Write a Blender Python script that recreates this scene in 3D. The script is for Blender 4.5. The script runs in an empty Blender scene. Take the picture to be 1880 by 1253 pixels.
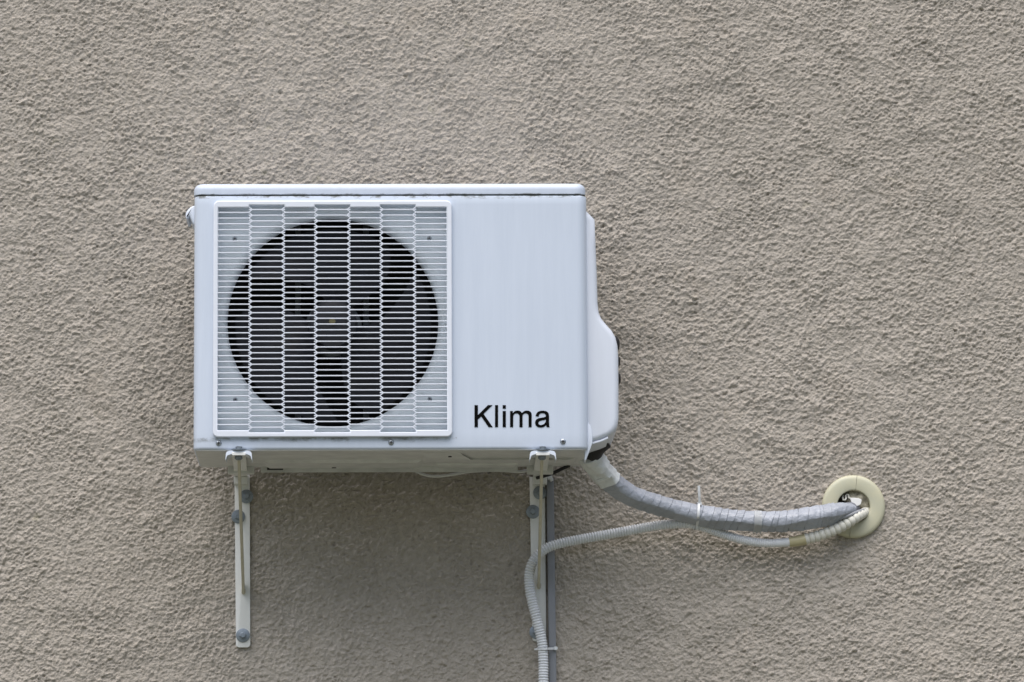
import bpy, bmesh, math, random
import numpy as np
from mathutils import Vector, Matrix
random.seed(7)
S = bpy.context.scene
COL = S.collection
R = math.radians

# ------------------------------------------------------------------ camera
F = 9230.0                         # focal length in pixels of the 1880 px wide photograph
YF, YB = -0.40, -0.11              # front and back plane of the outdoor unit; the wall is y = 0
PITCH, YAW, ROLL = R(8.16), R(-1.24), R(-0.28)
RM = Matrix.Rotation(YAW, 3, 'Z') @ Matrix.Rotation(R(90) + PITCH, 3, 'X') @ Matrix.Rotation(ROLL, 3, 'Z')
def ray(px, py): return RM @ Vector(((px - 940) / F, -(py - 626.5) / F, -1.0))
CAM = Vector((0, YF, 0)) - ray(718, 825) * 10.06
def at(px, py, Y):
    d = ray(px, py)
    return CAM + d * ((Y - CAM.y) / d.y)
def unit(Y): return (at(941, 626, Y) - at(940, 626, Y)).length     # metres in one photo pixel
cd = bpy.data.cameras.new('camera'); cam = bpy.data.objects.new('camera', cd); COL.objects.link(cam)
cam.matrix_world = Matrix.Translation(CAM) @ RM.to_4x4()
cd.sensor_width = 36; cd.lens = 36 * F / 1880; cd.clip_end = 1000; cd.clip_start = 0.1
S.camera = cam

# ------------------------------------------------------------------ light: overcast daylight
SUN_EL, SUN_AZ = R(69), R(202)     # azimuth clockwise from +Y
w = bpy.data.worlds.new('World'); S.world = w; w.use_nodes = True
nt = w.node_tree; bg = nt.nodes['Background']
sky = nt.nodes.new('ShaderNodeTexSky'); sky.sky_type = 'NISHITA'; sky.sun_disc = False
sky.sun_elevation = SUN_EL; sky.sun_rotation = SUN_AZ
sky.air_density = 1.0; sky.dust_density = 4.0; sky.ozone_density = 1.0
nt.links.new(sky.outputs[0], bg.inputs[0]); bg.inputs[1].default_value = 0.05
sl = bpy.data.lights.new('sun', 'SUN'); sun = bpy.data.objects.new('sun', sl); COL.objects.link(sun)
sl.energy = 1.5; sl.angle = R(80); sl.color = (1.0, 0.985, 0.97)
sd = Vector((math.sin(SUN_AZ) * math.cos(SUN_EL), math.cos(SUN_AZ) * math.cos(SUN_EL), math.sin(SUN_EL)))
sun.rotation_euler = sd.to_track_quat('Z', 'Y').to_euler(); sun.location = (0, -5, 6)
vs = S.view_settings
vs.view_transform = 'Standard'; vs.look = 'None'; vs.gamma = 1; vs.use_curve_mapping = False
vs.exposure = 1.46

# ------------------------------------------------------------------ materials
MATS = {}
def mat(name, col, rough=0.5, metal=0.0, var=0.0, vscale=(30, 30, 30), bump=0.0, bscale=200, spec=0.5, col2=None, bdist=0.001):
    if name in MATS: return MATS[name]
    m = bpy.data.materials.new(name); m.use_nodes = True; n = m.node_tree; L = n.links
    b = n.nodes['Principled BSDF']
    b.inputs['Roughness'].default_value = rough; b.inputs['Metallic'].default_value = metal
    b.inputs['Specular IOR Level'].default_value = spec
    b.inputs['Base Color'].default_value = (*col, 1)
    tc = n.nodes.new('ShaderNodeTexCoord')
    if var or col2:
        mp = n.nodes.new('ShaderNodeMapping'); mp.inputs['Scale'].default_value = vscale
        L.new(tc.outputs['Object'], mp.inputs['Vector'])
        nz = n.nodes.new('ShaderNodeTexNoise'); nz.inputs['Scale'].default_value = 1; nz.inputs['Detail'].default_value = 6
        nz.inputs['Roughness'].default_value = 0.65
        L.new(mp.outputs[0], nz.inputs['Vector'])
        rp = n.nodes.new('ShaderNodeValToRGB'); rp.color_ramp.elements[0].position = 0.3; rp.color_ramp.elements[1].position = 0.7
        c2 = col2 if col2 else tuple(c * (1 - var) for c in col)
        rp.color_ramp.elements[0].color = (*c2, 1); rp.color_ramp.elements[1].color = (*col, 1)
        L.new(nz.outputs['Fac'], rp.inputs[0]); L.new(rp.outputs[0], b.inputs['Base Color'])
    if bump:
        nb = n.nodes.new('ShaderNodeTexNoise'); nb.inputs['Scale'].default_value = bscale; nb.inputs['Detail'].default_value = 4
        L.new(tc.outputs['Object'], nb.inputs['Vector'])
        bp = n.nodes.new('ShaderNodeBump'); bp.inputs['Strength'].default_value = bump; bp.inputs['Distance'].default_value = bdist
        L.new(nb.outputs['Fac'], bp.inputs['Height']); L.new(bp.outputs[0], b.inputs['Normal'])
    MATS[name] = m
    return m
M_WHITE = mat('white_paint', (0.70, 0.76, 0.86), 0.38, var=0.05, vscale=(60, 60, 6))
M_GRILLE = mat('grille_plastic', (0.74, 0.78, 0.86), 0.42, var=0.05, vscale=(40, 40, 40))
M_SHROUD = mat('shroud_paint', (0.66, 0.72, 0.76), 0.42, var=0.10, vscale=(25, 25, 12))
M_COVER = mat('cover_plastic', (0.66, 0.705, 0.79), 0.42, var=0.05, vscale=(60, 60, 6))
M_PAN = mat('pan_metal', (0.69, 0.70, 0.69), 0.55, var=0.22, vscale=(22, 22, 22))
M_IVORY = mat('bracket_paint', (0.80, 0.81, 0.79), 0.45, var=0.10, vscale=(30, 30, 12))
M_STRUT = mat('strut_paint', (0.58, 0.55, 0.44), 0.5, var=0.15, vscale=(60, 60, 60))
M_BLACK = mat('black_rubber', (0.012, 0.012, 0.014), 0.6)
M_INK = mat('black_ink', (0.002, 0.002, 0.002), 0.85, spec=0.1)
M_FAN = mat('fan_plastic', (0.040, 0.043, 0.054), 0.5, var=0.3, vscale=(25, 25, 25))
M_HUB = mat('hub_plastic', (0.020, 0.021, 0.026), 0.5)
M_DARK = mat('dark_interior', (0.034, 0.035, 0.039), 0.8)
M_INNER = mat('inner_metal', (0.22, 0.24, 0.25), 0.5, 0.3, var=0.3)
M_ZINC = mat('zinc', (0.29, 0.33, 0.37), 0.42, 0.75, var=0.25, vscale=(120, 120, 120))
M_SCREW = mat('screw_steel', (0.36, 0.39, 0.42), 0.35, 0.8)
M_BRASS = mat('brass', (0.24, 0.21, 0.11), 0.45, 0.6)
M_TAPE = mat('grey_tape', (0.41, 0.44, 0.50), 0.36, var=0.14, vscale=(45, 45, 45), bump=0.8, bscale=85, bdist=0.0042)
M_WTAPE = mat('white_tape', (0.80, 0.83, 0.84), 0.45, var=0.12, vscale=(45, 45, 45), bump=0.5, bscale=90, bdist=0.004)
M_EDGE = mat('tape_edge_dark', (0.10, 0.105, 0.12), 0.8, col2=(0.26, 0.28, 0.32), vscale=(70, 70, 70))  # darker tone on the closing ring, draws the seam line between tape turns
M_PTAPE = mat('pale_tape', (0.72, 0.74, 0.76), 0.5)
M_FOAM = mat('grey_foam', (0.16, 0.165, 0.19), 0.7)
M_HOSE = mat('drain_hose_plastic', (0.74, 0.76, 0.79), 0.45, var=0.08)
M_HOSE2 = mat('cream_hose_plastic', (0.66, 0.65, 0.58), 0.45, var=0.08)
M_YTAPE = mat('yellowed_tape', (0.50, 0.45, 0.27), 0.4, var=0.1)
M_RING = mat('yellowed_plastic', (0.56, 0.53, 0.37), 0.4, col2=(0.47, 0.475, 0.37), vscale=(14, 14, 14))
M_DUCT = mat('grey_duct', (0.225, 0.235, 0.255), 0.45, var=0.08)
M_TIE = mat('nylon', (0.70, 0.72, 0.74), 0.4)
M_CABLE = mat('grey_cable', (0.62, 0.63, 0.63), 0.5)
M_FILL = mat('filler', (0.50, 0.47, 0.36), 0.8, col2=(0.22, 0.20, 0.16), vscale=(90, 90, 90), bump=0.8, bscale=160, bdist=0.004)
M_FLAKE = mat('plaster_flake', (0.80, 0.80, 0.78), 0.7, bump=0.3)

def vary(m, lo):
    n = m.node_tree; b = n.nodes['Principled BSDF']; src = b.inputs['Base Color'].links[0].from_socket
    oi = n.nodes.new('ShaderNodeObjectInfo'); mr = n.nodes.new('ShaderNodeMapRange'); mr.inputs[3].default_value = lo; mr.inputs[4].default_value = 1.0
    n.links.new(oi.outputs['Random'], mr.inputs[0]); k = n.nodes.new('ShaderNodeMix'); k.data_type = 'RGBA'; k.blend_type = 'MULTIPLY'; k.inputs['Factor'].default_value = 1
    i = [q for q in k.inputs if q.type == 'RGBA']; n.links.new(src, i[0]); n.links.new(mr.outputs[0], i[1])
    n.links.new([o for o in k.outputs if o.type == 'RGBA'][0], b.inputs['Base Color'])
vary(M_TAPE, 0.84); vary(M_WTAPE, 0.86)

# front panel paint with grime along the seam under the lid and faint run-off streaks
def grime_paint(name, col, z_top, reach, z_low=None, reach_low=0.0, x_lim=None, amount=0.85):
    m = bpy.data.materials.new(name); m.use_nodes = True; n = m.node_tree; L = n.links
    b = n.nodes['Principled BSDF']; b.inputs['Roughness'].default_value = 0.38
    tc = n.nodes.new('ShaderNodeTexCoord'); sp = n.nodes.new('ShaderNodeSeparateXYZ'); L.new(tc.outputs['Object'], sp.inputs[0])
    def noise(scale, detail=5):
        mp = n.nodes.new('ShaderNodeMapping'); mp.inputs['Scale'].default_value = scale; L.new(tc.outputs['Object'], mp.inputs['Vector'])
        z = n.nodes.new('ShaderNodeTexNoise'); z.inputs['Scale'].default_value = 1; z.inputs['Detail'].default_value = detail
        z.inputs['Roughness'].default_value = 0.7
        L.new(mp.outputs[0], z.inputs['Vector']); return z.outputs['Fac']
    def mr(v, a, c, lo=0.0, hi=1.0):
        k = n.nodes.new('ShaderNodeMapRange'); k.inputs[1].default_value = a; k.inputs[2].default_value = c
        k.inputs[3].default_value = lo; k.inputs[4].default_value = hi; L.new(v, k.inputs[0]); return k.outputs[0]
    def mul(a, c):
        k = n.nodes.new('ShaderNodeMath'); k.operation = 'MULTIPLY'; L.new(a, k.inputs[0]); L.new(c, k.inputs[1]); return k.outputs[0]
    def mix(fac, A, B):
        k = n.nodes.new('ShaderNodeMix'); k.data_type = 'RGBA'; L.new(fac, k.inputs['Factor'])
        for s, v in (('A', A), ('B', B)):
            sock = [i for i in k.inputs if i.name == s and i.type == 'RGBA'][0]
            if isinstance(v, tuple): sock.default_value = (*v, 1)
            else: L.new(v, sock)
        return [o for o in k.outputs if o.type == 'RGBA'][0]
    streak = mr(noise((55, 55, 3.5)), 0.35, 0.75)
    c = mix(streak, col, tuple(v * f for v, f in zip(col, (0.92, 0.93, 0.94))))
    cloud = mr(noise((7, 7, 5)), 0.45, 0.8, 0, 0.5)
    c = mix(cloud, c, tuple(v * f for v, f in zip(col, (0.93, 0.93, 0.93))))
    band = mul(mr(sp.outputs['Z'], z_top - reach, z_top), mr(noise((38, 38, 90), 6), 0.40, 0.62))
    c = mix(mr(band, 0.25, 0.75, 0, amount), c, (0.09, 0.095, 0.075))
    if z_low is not None:
        k = n.nodes.new('ShaderNodeMath'); k.operation = 'LESS_THAN'; L.new(sp.outputs['Z'], k.inputs[0]); k.inputs[1].default_value = z_low
        low = mul(mr(sp.outputs['Z'], z_low - reach_low, z_low), k.outputs[0])
        k2 = n.nodes.new('ShaderNodeMath'); k2.operation = 'LESS_THAN'; L.new(sp.outputs['X'], k2.inputs[0]); k2.inputs[1].default_value = x_lim
        low = mul(mul(low, k2.outputs[0]), mr(noise((26, 26, 50), 6), 0.42, 0.66))
        c = mix(mr(low, 0.1, 0.7, 0, 0.75), c, (0.10, 0.105, 0.085))
    L.new(c, b.inputs['Base Color'])
    return m

# ------------------------------------------------------------------ helpers
def obj(name, me, m=None, parent=None, smooth=False):
    if isinstance(me, bmesh.types.BMesh):
        bm = me; me = bpy.data.meshes.new(name); bmesh.ops.recalc_face_normals(bm, faces=bm.faces[:]); bm.to_mesh(me); bm.free()
    o = bpy.data.objects.new(name, me); COL.objects.link(o)
    if m is not None:
        if len(me.materials) == 0: me.materials.append(m)
    if smooth: smooth_mesh(me)
    if parent is not None:
        o.parent = parent
        if parent.type == 'EMPTY': o.matrix_parent_inverse = Matrix.Translation(-parent.location)
    return o
def smooth_mesh(me, ang=40):
    me.polygons.foreach_set('use_smooth', [True] * len(me.polygons))
    try: me.set_sharp_from_angle(angle=R(ang))
    except Exception: pass
def thing(name, label, cat, loc=(0, 0, 0), group=None):
    o = bpy.data.objects.new(name, None); COL.objects.link(o); o.location = loc; o.empty_display_size = 0.05
    tag(o, label, cat, group); return o
def tag(o, label=None, cat=None, group=None, kind=None):
    for k, v in (('label', label), ('category', cat), ('group', group), ('kind', kind)):
        if v: o[k] = v
    return o
def box(bm, x0, x1, y0, y1, z0, z1, bev=0.0, seg=2):
    r = bmesh.ops.create_cube(bm, size=1.0)
    for v in r['verts']:
        v.co = Vector((x0 if v.co.x < 0 else x1, y0 if v.co.y < 0 else y1, z0 if v.co.z < 0 else z1))
    if bev:
        es = list({e for v in r['verts'] for e in v.link_edges})
        bmesh.ops.bevel(bm, geom=es, offset=bev, segments=seg, affect='EDGES', profile=0.5)
    return bm
def prism(pts, y0, y1, bev=0.0, seg=3, bm=None, drop=None):
    """outline given as world (x, z) pairs, extruded from y0 (front) to y1 (back), front rim bevelled"""
    bm = bm or bmesh.new()
    a = [bm.verts.new((p[0], y0, p[1])) for p in pts]; c = [bm.verts.new((p[0], y1, p[1])) for p in pts]
    f = bm.faces.new(a); bm.faces.new(list(reversed(c)))
    n = len(pts)
    for i in range(n): bm.faces.new((a[i], c[i], c[(i + 1) % n], a[(i + 1) % n]))
    bm.normal_update()
    if bev: bmesh.ops.bevel(bm, geom=list(f.edges), offset=bev, segments=seg, affect='EDGES', profile=0.5)
    return bm
def pxpoly(pts, Y): return [(at(x, y, Y).x, at(x, y, Y).z) for x, y in pts]
def lathe(bm, c, prof, n=24, axis='Y', cap0=True, cap1=True, rot=0.0):
    """prof: (along axis offset, radius) list round point c"""
    rings = []
    for t, r in prof:
        ring = []
        for k in range(n):
            a = 2 * math.pi * k / n + rot; u, v = r * math.cos(a), r * math.sin(a)
            p = (u, t, v) if axis == 'Y' else (u, v, t) if axis == 'Z' else (t, u, v)
            ring.append(bm.verts.new(Vector(c) + Vector(p)))
        rings.append(ring)
    for A, B in zip(rings, rings[1:]):
        for k in range(n): bm.faces.new((A[k], A[(k + 1) % n], B[(k + 1) % n], B[k]))
    if cap0: bm.faces.new(rings[0])
    if cap1: bm.faces.new(list(reversed(rings[-1])))
    return bm
def spline(pts, step):
    """Catmull-Rom through (x,y,z,r) points resampled evenly in metres -> positions, tangents, radii, arc length"""
    P = np.array(pts, float); P = np.vstack([2 * P[0] - P[1], P, 2 * P[-1] - P[-2]])
    out = []
    for i in range(1, len(P) - 2):
        for t in np.linspace(0, 1, 40, endpoint=False):
            a, b, c, d = P[i - 1], P[i], P[i + 1], P[i + 2]
            out.append(0.5 * ((2 * b) + (-a + c) * t + (2 * a - 5 * b + 4 * c - d) * t * t + (-a + 3 * b - 3 * c + d) * t ** 3))
    out.append(P[-2]); out = np.array(out)
    s = np.concatenate([[0], np.cumsum(np.linalg.norm(np.diff(out[:, :3], axis=0), axis=1))])
    n = max(2, int(round(s[-1] / step)) + 1); q = np.linspace(0, s[-1], n)
    res = np.stack([np.interp(q, s, out[:, k]) for k in range(4)], 1)
    T = np.gradient(res[:, :3], axis=0); T /= np.linalg.norm(T, axis=1)[:, None]
    return res[:, :3], T, res[:, 3], q
def frames(T):
    ref = np.array([0, -1.0, 0])
    U = ref - (T @ ref)[:, None] * T; U /= np.linalg.norm(U, axis=1)[:, None]     # towards the viewer's side
    return U, np.cross(U, T)
def pxpath(pts): return [(*at(x, y, Y), r * unit(Y)) for x, y, Y, r in pts]
def sweep_rings(rings, cap=True):
    bm = bmesh.new(); vr = [[bm.verts.new(p) for p in ring] for ring in rings]; n = len(vr[0])
    for A, B in zip(vr, vr[1:]):
        for k in range(n): bm.faces.new((A[k], A[(k + 1) % n], B[(k + 1) % n], B[k]))
    if cap: bm.faces.new(vr[0]); bm.faces.new(list(reversed(vr[-1])))
    return bm
def tube(pts, step, n=14, fr=None):
    P, T, r, s = spline(pts, step); U, V = frames(T); rings = []
    th = np.linspace(0, 2 * math.pi, n, endpoint=False)
    for i in range(len(P)):
        k = fr(s[i], s[-1]) if fr else 1.0
        rings.append([tuple(P[i] + r[i] * k * (math.cos(a) * U[i] + math.sin(a) * V[i])) for a in th])
    return sweep_rings(rings)
def curve_mesh(name, loops, y, extr, bev=0.0, res=2):
    """flat outline(s) in (x, z), holes allowed, filled, extruded along y and with a round rim"""
    cu = bpy.data.curves.new(name, 'CURVE'); cu.dimensions = '2D'; cu.fill_mode = 'BOTH'
    cu.extrude = extr; cu.bevel_depth = bev; cu.bevel_resolution = res; cu.offset = -bev
    for lp in loops:
        sp = cu.splines.new('POLY'); sp.points.add(len(lp) - 1); sp.use_cyclic_u = True
        for p, c in zip(sp.points, lp): p.co = (c[0], c[1], 0, 1)
    o = bpy.data.objects.new(name, cu); COL.objects.link(o)
    dg = bpy.context.evaluated_depsgraph_get(); me = bpy.data.meshes.new_from_object(o.evaluated_get(dg))
    bpy.data.objects.remove(o); bpy.data.curves.remove(cu)
    me.transform(Matrix(((1, 0, 0, 0), (0, 0, -1, y), (0, 1, 0, 0), (0, 0, 0, 1))))
    me.name = name
    return me
def rrect(x0, x1, z0, z1, r, n=6):
    out = []
    for cx, cz, a0 in ((x1 - r, z1 - r, 0), (x0 + r, z1 - r, 90), (x0 + r, z0 + r, 180), (x1 - r, z0 + r, 270)):
        for k in range(n + 1):
            a = R(a0 + 90 * k / n); out.append((cx + r * math.cos(a), cz + r * math.sin(a)))
    return out

# ------------------------------------------------------------------ setting: plaster wall and ground
HOLE = at(1567.4, 930, 0.0); HOLE_R = 33 * unit(0.0)
def build_wall():
    x0, x1, z0, z1, d = -1.00, 1.50, -0.62, 1.06, 0.0018
    nx, nz = int((x1 - x0) / d) + 1, int((z1 - z0) / d) + 1
    rng = np.random.default_rng(11)
    fx = np.fft.fftfreq(nx, d)[None, :]; fz = np.fft.fftfreq(nz, d)[:, None]
    def band(lam, bw, stretch=1.0, tilt=0.0):
        gx = fx * math.cos(tilt) + fz * math.sin(tilt); gz = -fx * math.sin(tilt) + fz * math.cos(tilt)
        f = np.sqrt((gx * stretch) ** 2 + gz ** 2) + 1e-9
        filt = np.exp(-(np.log(f * lam) ** 2) / (2 * bw * bw))
        n = np.fft.ifft2(np.fft.fft2(rng.standard_normal((nz, nx))) * filt).real
        return n / n.std()
    def frac(l0, l1, p, stretch=1.0, tilt=0.0):
        gx = fx * math.cos(tilt) + fz * math.sin(tilt); gz = -fx * math.sin(tilt) + fz * math.cos(tilt)
        f = np.sqrt((gx * stretch) ** 2 + gz ** 2) + 1e-9
        filt = f ** (-p) / (1 + (1 / (f * l0)) ** 6) / (1 + (f * l1) ** 8)
        n = np.fft.ifft2(np.fft.fft2(rng.standard_normal((nz, nx))) * filt).real
        return n / n.std()
    a = frac(0.032, 0.0038, 0.90, 1.05, 0.15)
    c1 = band(0.012, 0.35, 1.1, 0.4); c2 = band(0.0095, 0.35, 1.1, -0.5)
    clods = np.maximum(c1, c2)                                   # overlapping thrown clods with steep lower lips
    e = band(0.12, 0.5); fine = band(0.0052, 0.28)
    h = 0.00118 * a + 0.0006 * np.tanh(clods) + 0.0010 * e + 0.00036 * fine
    lumps = np.clip(band(0.021, 0.4, 1.15, 0.3) - 0.4, 0, 2.5); h += 0.0013 * lumps                # irregular thrown lumps
    pits = np.clip(band(0.013, 0.4, 1.35, 0.15) - 1.25, 0, 2); h -= 0.0024 * pits
    grains = np.clip(band(0.0085, 0.3) - 1.3, 0, 2); h += 0.0009 * grains
    X, Z = np.meshgrid(np.linspace(x0, x1, nx), np.linspace(z0, z1, nz))
    edge = np.minimum(np.minimum(X - x0, x1 - X), np.minimum(Z - z0, z1 - Z))
    h *= np.clip(edge / 0.03, 0, 1)
    mod = band(0.22, 0.5); h = h * (0.80 + 0.15 * np.tanh(mod)); Y = -h
    rr = np.hypot(X - HOLE.x, Z - HOLE.z); Y = np.where(rr < HOLE_R, 0.12, Y)
    co = np.stack([X, Y, Z], -1).reshape(-1, 3)
    i = np.arange(nx * nz).reshape(nz, nx)
    q = np.stack([i[:-1, :-1], i[:-1, 1:], i[1:, 1:], i[1:, :-1]], -1).reshape(-1, 4)
    # the plain stretches of wall beyond, up to the edges of the facade
    B = (-7.0, 7.0, -2.9, 4.5); k = nx * nz
    ex = np.array([(B[0], 0, B[2]), (B[1], 0, B[2]), (B[1], 0, B[3]), (B[0], 0, B[3]),
                   (x0, 0, z0), (x1, 0, z0), (x1, 0, z1), (x0, 0, z1)], float)
    eq = np.array([(0, 1, 5, 4), (1, 2, 6, 5), (2, 3, 7, 6), (3, 0, 4, 7)]) + k
    co = np.vstack([co, ex]); q = np.vstack([q, eq])
    me = bpy.data.meshes.new('wall'); me.vertices.add(len(co)); me.vertices.foreach_set('co', co.ravel())
    me.loops.add(q.size); me.loops.foreach_set('vertex_index', q.ravel().astype(np.int32))
    me.polygons.add(len(q)); me.polygons.foreach_set('loop_start', np.arange(0, q.size, 4, dtype=np.int32))
    me.update(calc_edges=True); me.polygons.foreach_set('use_smooth', np.ones(len(q), bool)); me.update()
    m = bpy.data.materials.new('roughcast_plaster'); m.use_nodes = True; n = m.node_tree; L = n.links
    bs = n.nodes['Principled BSDF']; bs.inputs['Roughness'].default_value = 0.9; bs.inputs['Specular IOR Level'].default_value = 0.2
    tc = n.nodes.new('ShaderNodeTexCoord')
    def noise(s, det=4):
        z = n.nodes.new('ShaderNodeTexNoise'); z.inputs['Scale'].default_value = s; z.inputs['Detail'].default_value = det
        L.new(tc.outputs['Object'], z.inputs['Vector']); return z
    def ramp(src, p0, c0, p1, c1):
        r = n.nodes.new('ShaderNodeValToRGB'); e0, e1 = r.color_ramp.elements
        e0.position = p0; e0.color = (*c0, 1); e1.position = p1; e1.color = (*c1, 1); L.new(src, r.inputs[0]); return r.outputs[0]
    base = ramp(noise(2.2, 5).outputs['Fac'], 0.3, (0.418, 0.379, 0.331), 0.72, (0.450, 0.409, 0.359))
    speck = ramp(noise(75, 5).outputs['Fac'], 0.32, (0.86, 0.86, 0.84), 0.6, (1, 1, 1))
    stain = ramp(noise(9, 6).outputs['Fac'], 0.58, (1, 1, 1), 0.82, (1.0, 0.975, 0.95))
    moss = ramp(noise(28, 5).outputs['Fac'], 0.66, (1, 1, 1), 0.82, (0.84, 0.86, 0.74))
    c_ = base
    for s_ in (speck, stain, moss):
        k = n.nodes.new('ShaderNodeMix'); k.data_type = 'RGBA'; k.blend_type = 'MULTIPLY'; k.inputs['Factor'].default_value = 1
        ins = [i_ for i_ in k.inputs if i_.type == 'RGBA']; L.new(c_, ins[0]); L.new(s_, ins[1])
        c_ = [o_ for o_ in k.outputs if o_.type == 'RGBA'][0]
    L.new(c_, bs.inputs['Base Color'])
    bp = n.nodes.new('ShaderNodeBump'); bp.inputs['Strength'].default_value = 0.9; bp.inputs['Distance'].default_value = 0.0024
    L.new(noise(330, 3).outputs['Fac'], bp.inputs['Height']); L.new(bp.outputs[0], bs.inputs['Normal'])
    o = obj('wall', me, m)
    tag(o, 'rough beige grey roughcast plaster wall behind the outdoor unit', None, None, 'structure')
build_wall()
bm = bmesh.new(); bmesh.ops.create_grid(bm, x_segments=2, y_segments=2, size=150, matrix=Matrix.Translation((0, -148, -2.9)))
g = obj('ground', bm, mat('grassy_ground', (0.115, 0.115, 0.085), 0.9, col2=(0.075, 0.08, 0.05), vscale=(2, 2, 2)))
tag(g, 'ground at the foot of the plaster wall', None, None, 'structure')

# ------------------------------------------------------------------ outdoor unit
def X(px, Y=YF): return at(px, 590, Y).x
def Z(py, Y=YF): return at(610, py, Y).z
UX0, UX1 = X(355.5), X(1078.5)
ZT, ZS = Z(336.5), Z(359.5)            # top, seam under the lid
GY = YF - 0.006                        # plane of the grille bars
ac = thing('air_conditioner', 'white outdoor air conditioner unit with round fan grille, lettered Klima, on wall brackets', 'air conditioner', ((UX0 + UX1) / 2, -0.25, 0))
M_PANEL = grime_paint('front_panel_paint', (0.595, 0.66, 0.765), ZS, 0.011, Z(803.5), 0.013, X(838))

def plan_loop(inset, r, x0, x1, yf, yb, n=6):
    """rounded plan outline from back left over the front to back right"""
    x0 += inset; x1 -= inset; yf += inset; r = max(r - inset, 0.001); out = [(x0, yb)]
    for k in range(n + 1):
        a = R(180 + 90 * k / n); out.append((x0 + r + r * math.cos(a), yf + r + r * math.sin(a)))
    for k in range(n + 1):
        a = R(270 + 90 * k / n); out.append((x1 - r + r * math.cos(a), yf + r + r * math.sin(a)))
    out.append((x1, yb)); return out
# front and side sheet with the square opening behind the grille
HX0, HX1, HZ0, HZ1 = X(398), X(822.5), Z(796), Z(376)
def front_panel():
    bm = bmesh.new(); rows = []
    levels = [(0.0, 0.0035), (0.0012, 0.0016), (0.003, 0.0004), (0.0055, 0.0), (HZ0, 0), (HZ1, 0), (ZS - 0.004, 0), (ZS - 0.0012, 0.0008), (ZS, 0.0022)]
    for z, ins in levels:
        lp = plan_loop(ins, 0.020, UX0, UX1, YF, YB)
        mid = len(lp) // 2
        lp = lp[:mid] + [(HX0, YF + ins), (HX1, YF + ins)] + lp[mid:]
        rows.append([bm.verts.new((x, y, z)) for x, y in lp])
    hole = len(rows[0]) // 2 - 1
    for j in range(len(rows) - 1):
        for i in range(len(rows[0]) - 1):
            if i == hole and levels[j][0] == HZ0: continue
            bm.faces.new((rows[j][i], rows[j][i + 1], rows[j + 1][i + 1], rows[j + 1][i]))
    # folded rims: inwards at the bottom and round the opening
    A = rows[0]; B = [bm.verts.new((v.co.x, min(v.co.y + 0.012, YB), 0.0)) for v in A]
    for i in range(len(A) - 1): 
        if A[i].co.y < YF + 0.02 and A[i + 1].co.y < YF + 0.02: bm.faces.new((A[i], A[i + 1], B[i + 1], B[i]))
    q = [rows[4][hole], rows[4][hole + 1], rows[5][hole + 1], rows[5][hole]]
    q2 = [bm.verts.new((v.co.x, YF + 0.026, v.co.z)) for v in q]
    for i in range(4): bm.faces.new((q[i], q[(i + 1) % 4], q2[(i + 1) % 4], q2[i]))
    return bm
obj('front_panel', front_panel(), M_PANEL, ac, True)
# lid
def lid():
    bm = bmesh.new(); rows = []; e = 0.0012
    rad = 0.0135; lv = [(ZS + 0.0022, 0.0008), (ZS + 0.003, 0.0)] + [(ZT - rad + rad * math.sin(R(a)), rad * (1 - math.cos(R(a)))) for a in (0, 15, 30, 45, 60, 75, 90)]
    for z, ins in lv:
        lp = plan_loop(ins, 0.022, UX0 - e, UX1 - 0.0015, YF - e, YB + 0.004)
        lp[0] = (lp[0][0], YB - ins); lp[-1] = (lp[-1][0], YB - ins)
        rows.append([bm.verts.new((x, y, z)) for x, y in lp])
    n = len(rows[0])
    for a, b in zip(rows, rows[1:]):
        for i in range(n): bm.faces.new((a[i], a[(i + 1) % n], b[(i + 1) % n], b[i]))
    bm.faces.new(rows[-1]); bm.faces.new(list(reversed(rows[0])))
    return bm
obj('top_cover', lid(), grime_paint('lid_paint', (0.555, 0.615, 0.72), ZS + 0.0025, -0.004, amount=0.7), ac, True)
# dirty joint behind the gap between lid and panel
bm = bmesh.new(); lp = plan_loop(0.0022, 0.020, UX0, UX1, YF, YB)
lo = [bm.verts.new((x, y, ZS - 0.004)) for x, y in lp]; hi = [bm.verts.new((x, y, ZS + 0.006)) for x, y in lp]
for i in range(len(lp) - 1): bm.faces.new((lo[i], lo[i + 1], hi[i + 1], hi[i]))
obj('seam', bm, mat('seam_grime', (0.03, 0.032, 0.026), 0.9, col2=(0.09, 0.09, 0.07), vscale=(60, 60, 60)), ac, True)
# back plate, dark inner lining
bm = bmesh.new(); box(bm, UX0 + 0.004, UX1 - 0.004, YB - 0.004, YB - 0.001, 0.004, ZS)
obj('back_panel', bm, M_DARK, ac)
# bottom pan with pressed ribs
def pan():
    bm = bmesh.new(); lp = plan_loop(0.004, 0.020, UX0, UX1, YF, YB + 0.002)
    z0, z1 = -0.0015, 0.010
    xs = [lp[0][0] + 0.02, lp[-1][0] - 0.03]
    a = [bm.verts.new((x, y, z1)) for x, y in lp]; b = [bm.verts.new((x, y, z0)) for x, y in lp]
    n = len(lp)
    for i in range(n): bm.faces.new((a[i], a[(i + 1) % n], b[(i + 1) % n], b[i]))
    bm.faces.new(list(reversed(b))); bm.faces.new(a)
    return bm
po = obj('base_pan', pan(), M_PAN, ac, True)
def rib(poly, z0, z1, bev=0.003):
    bm = bmesh.new(); a = [bm.verts.new((x, y, z0)) for x, y in poly]; cx = sum(p[0] for p in poly) / len(poly); cy = sum(p[1] for p in poly) / len(poly)
    b = [bm.verts.new((x + (cx - x) * 0.04 + (0.004 if x < cx else -0.004), y + (cy - y) * 0.12, z1)) for x, y in poly]; n = len(poly)
    for i in range(n): bm.faces.new((a[i], a[(i + 1) % n], b[(i + 1) % n], b[i]))
    bm.faces.new(b); return bm
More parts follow.
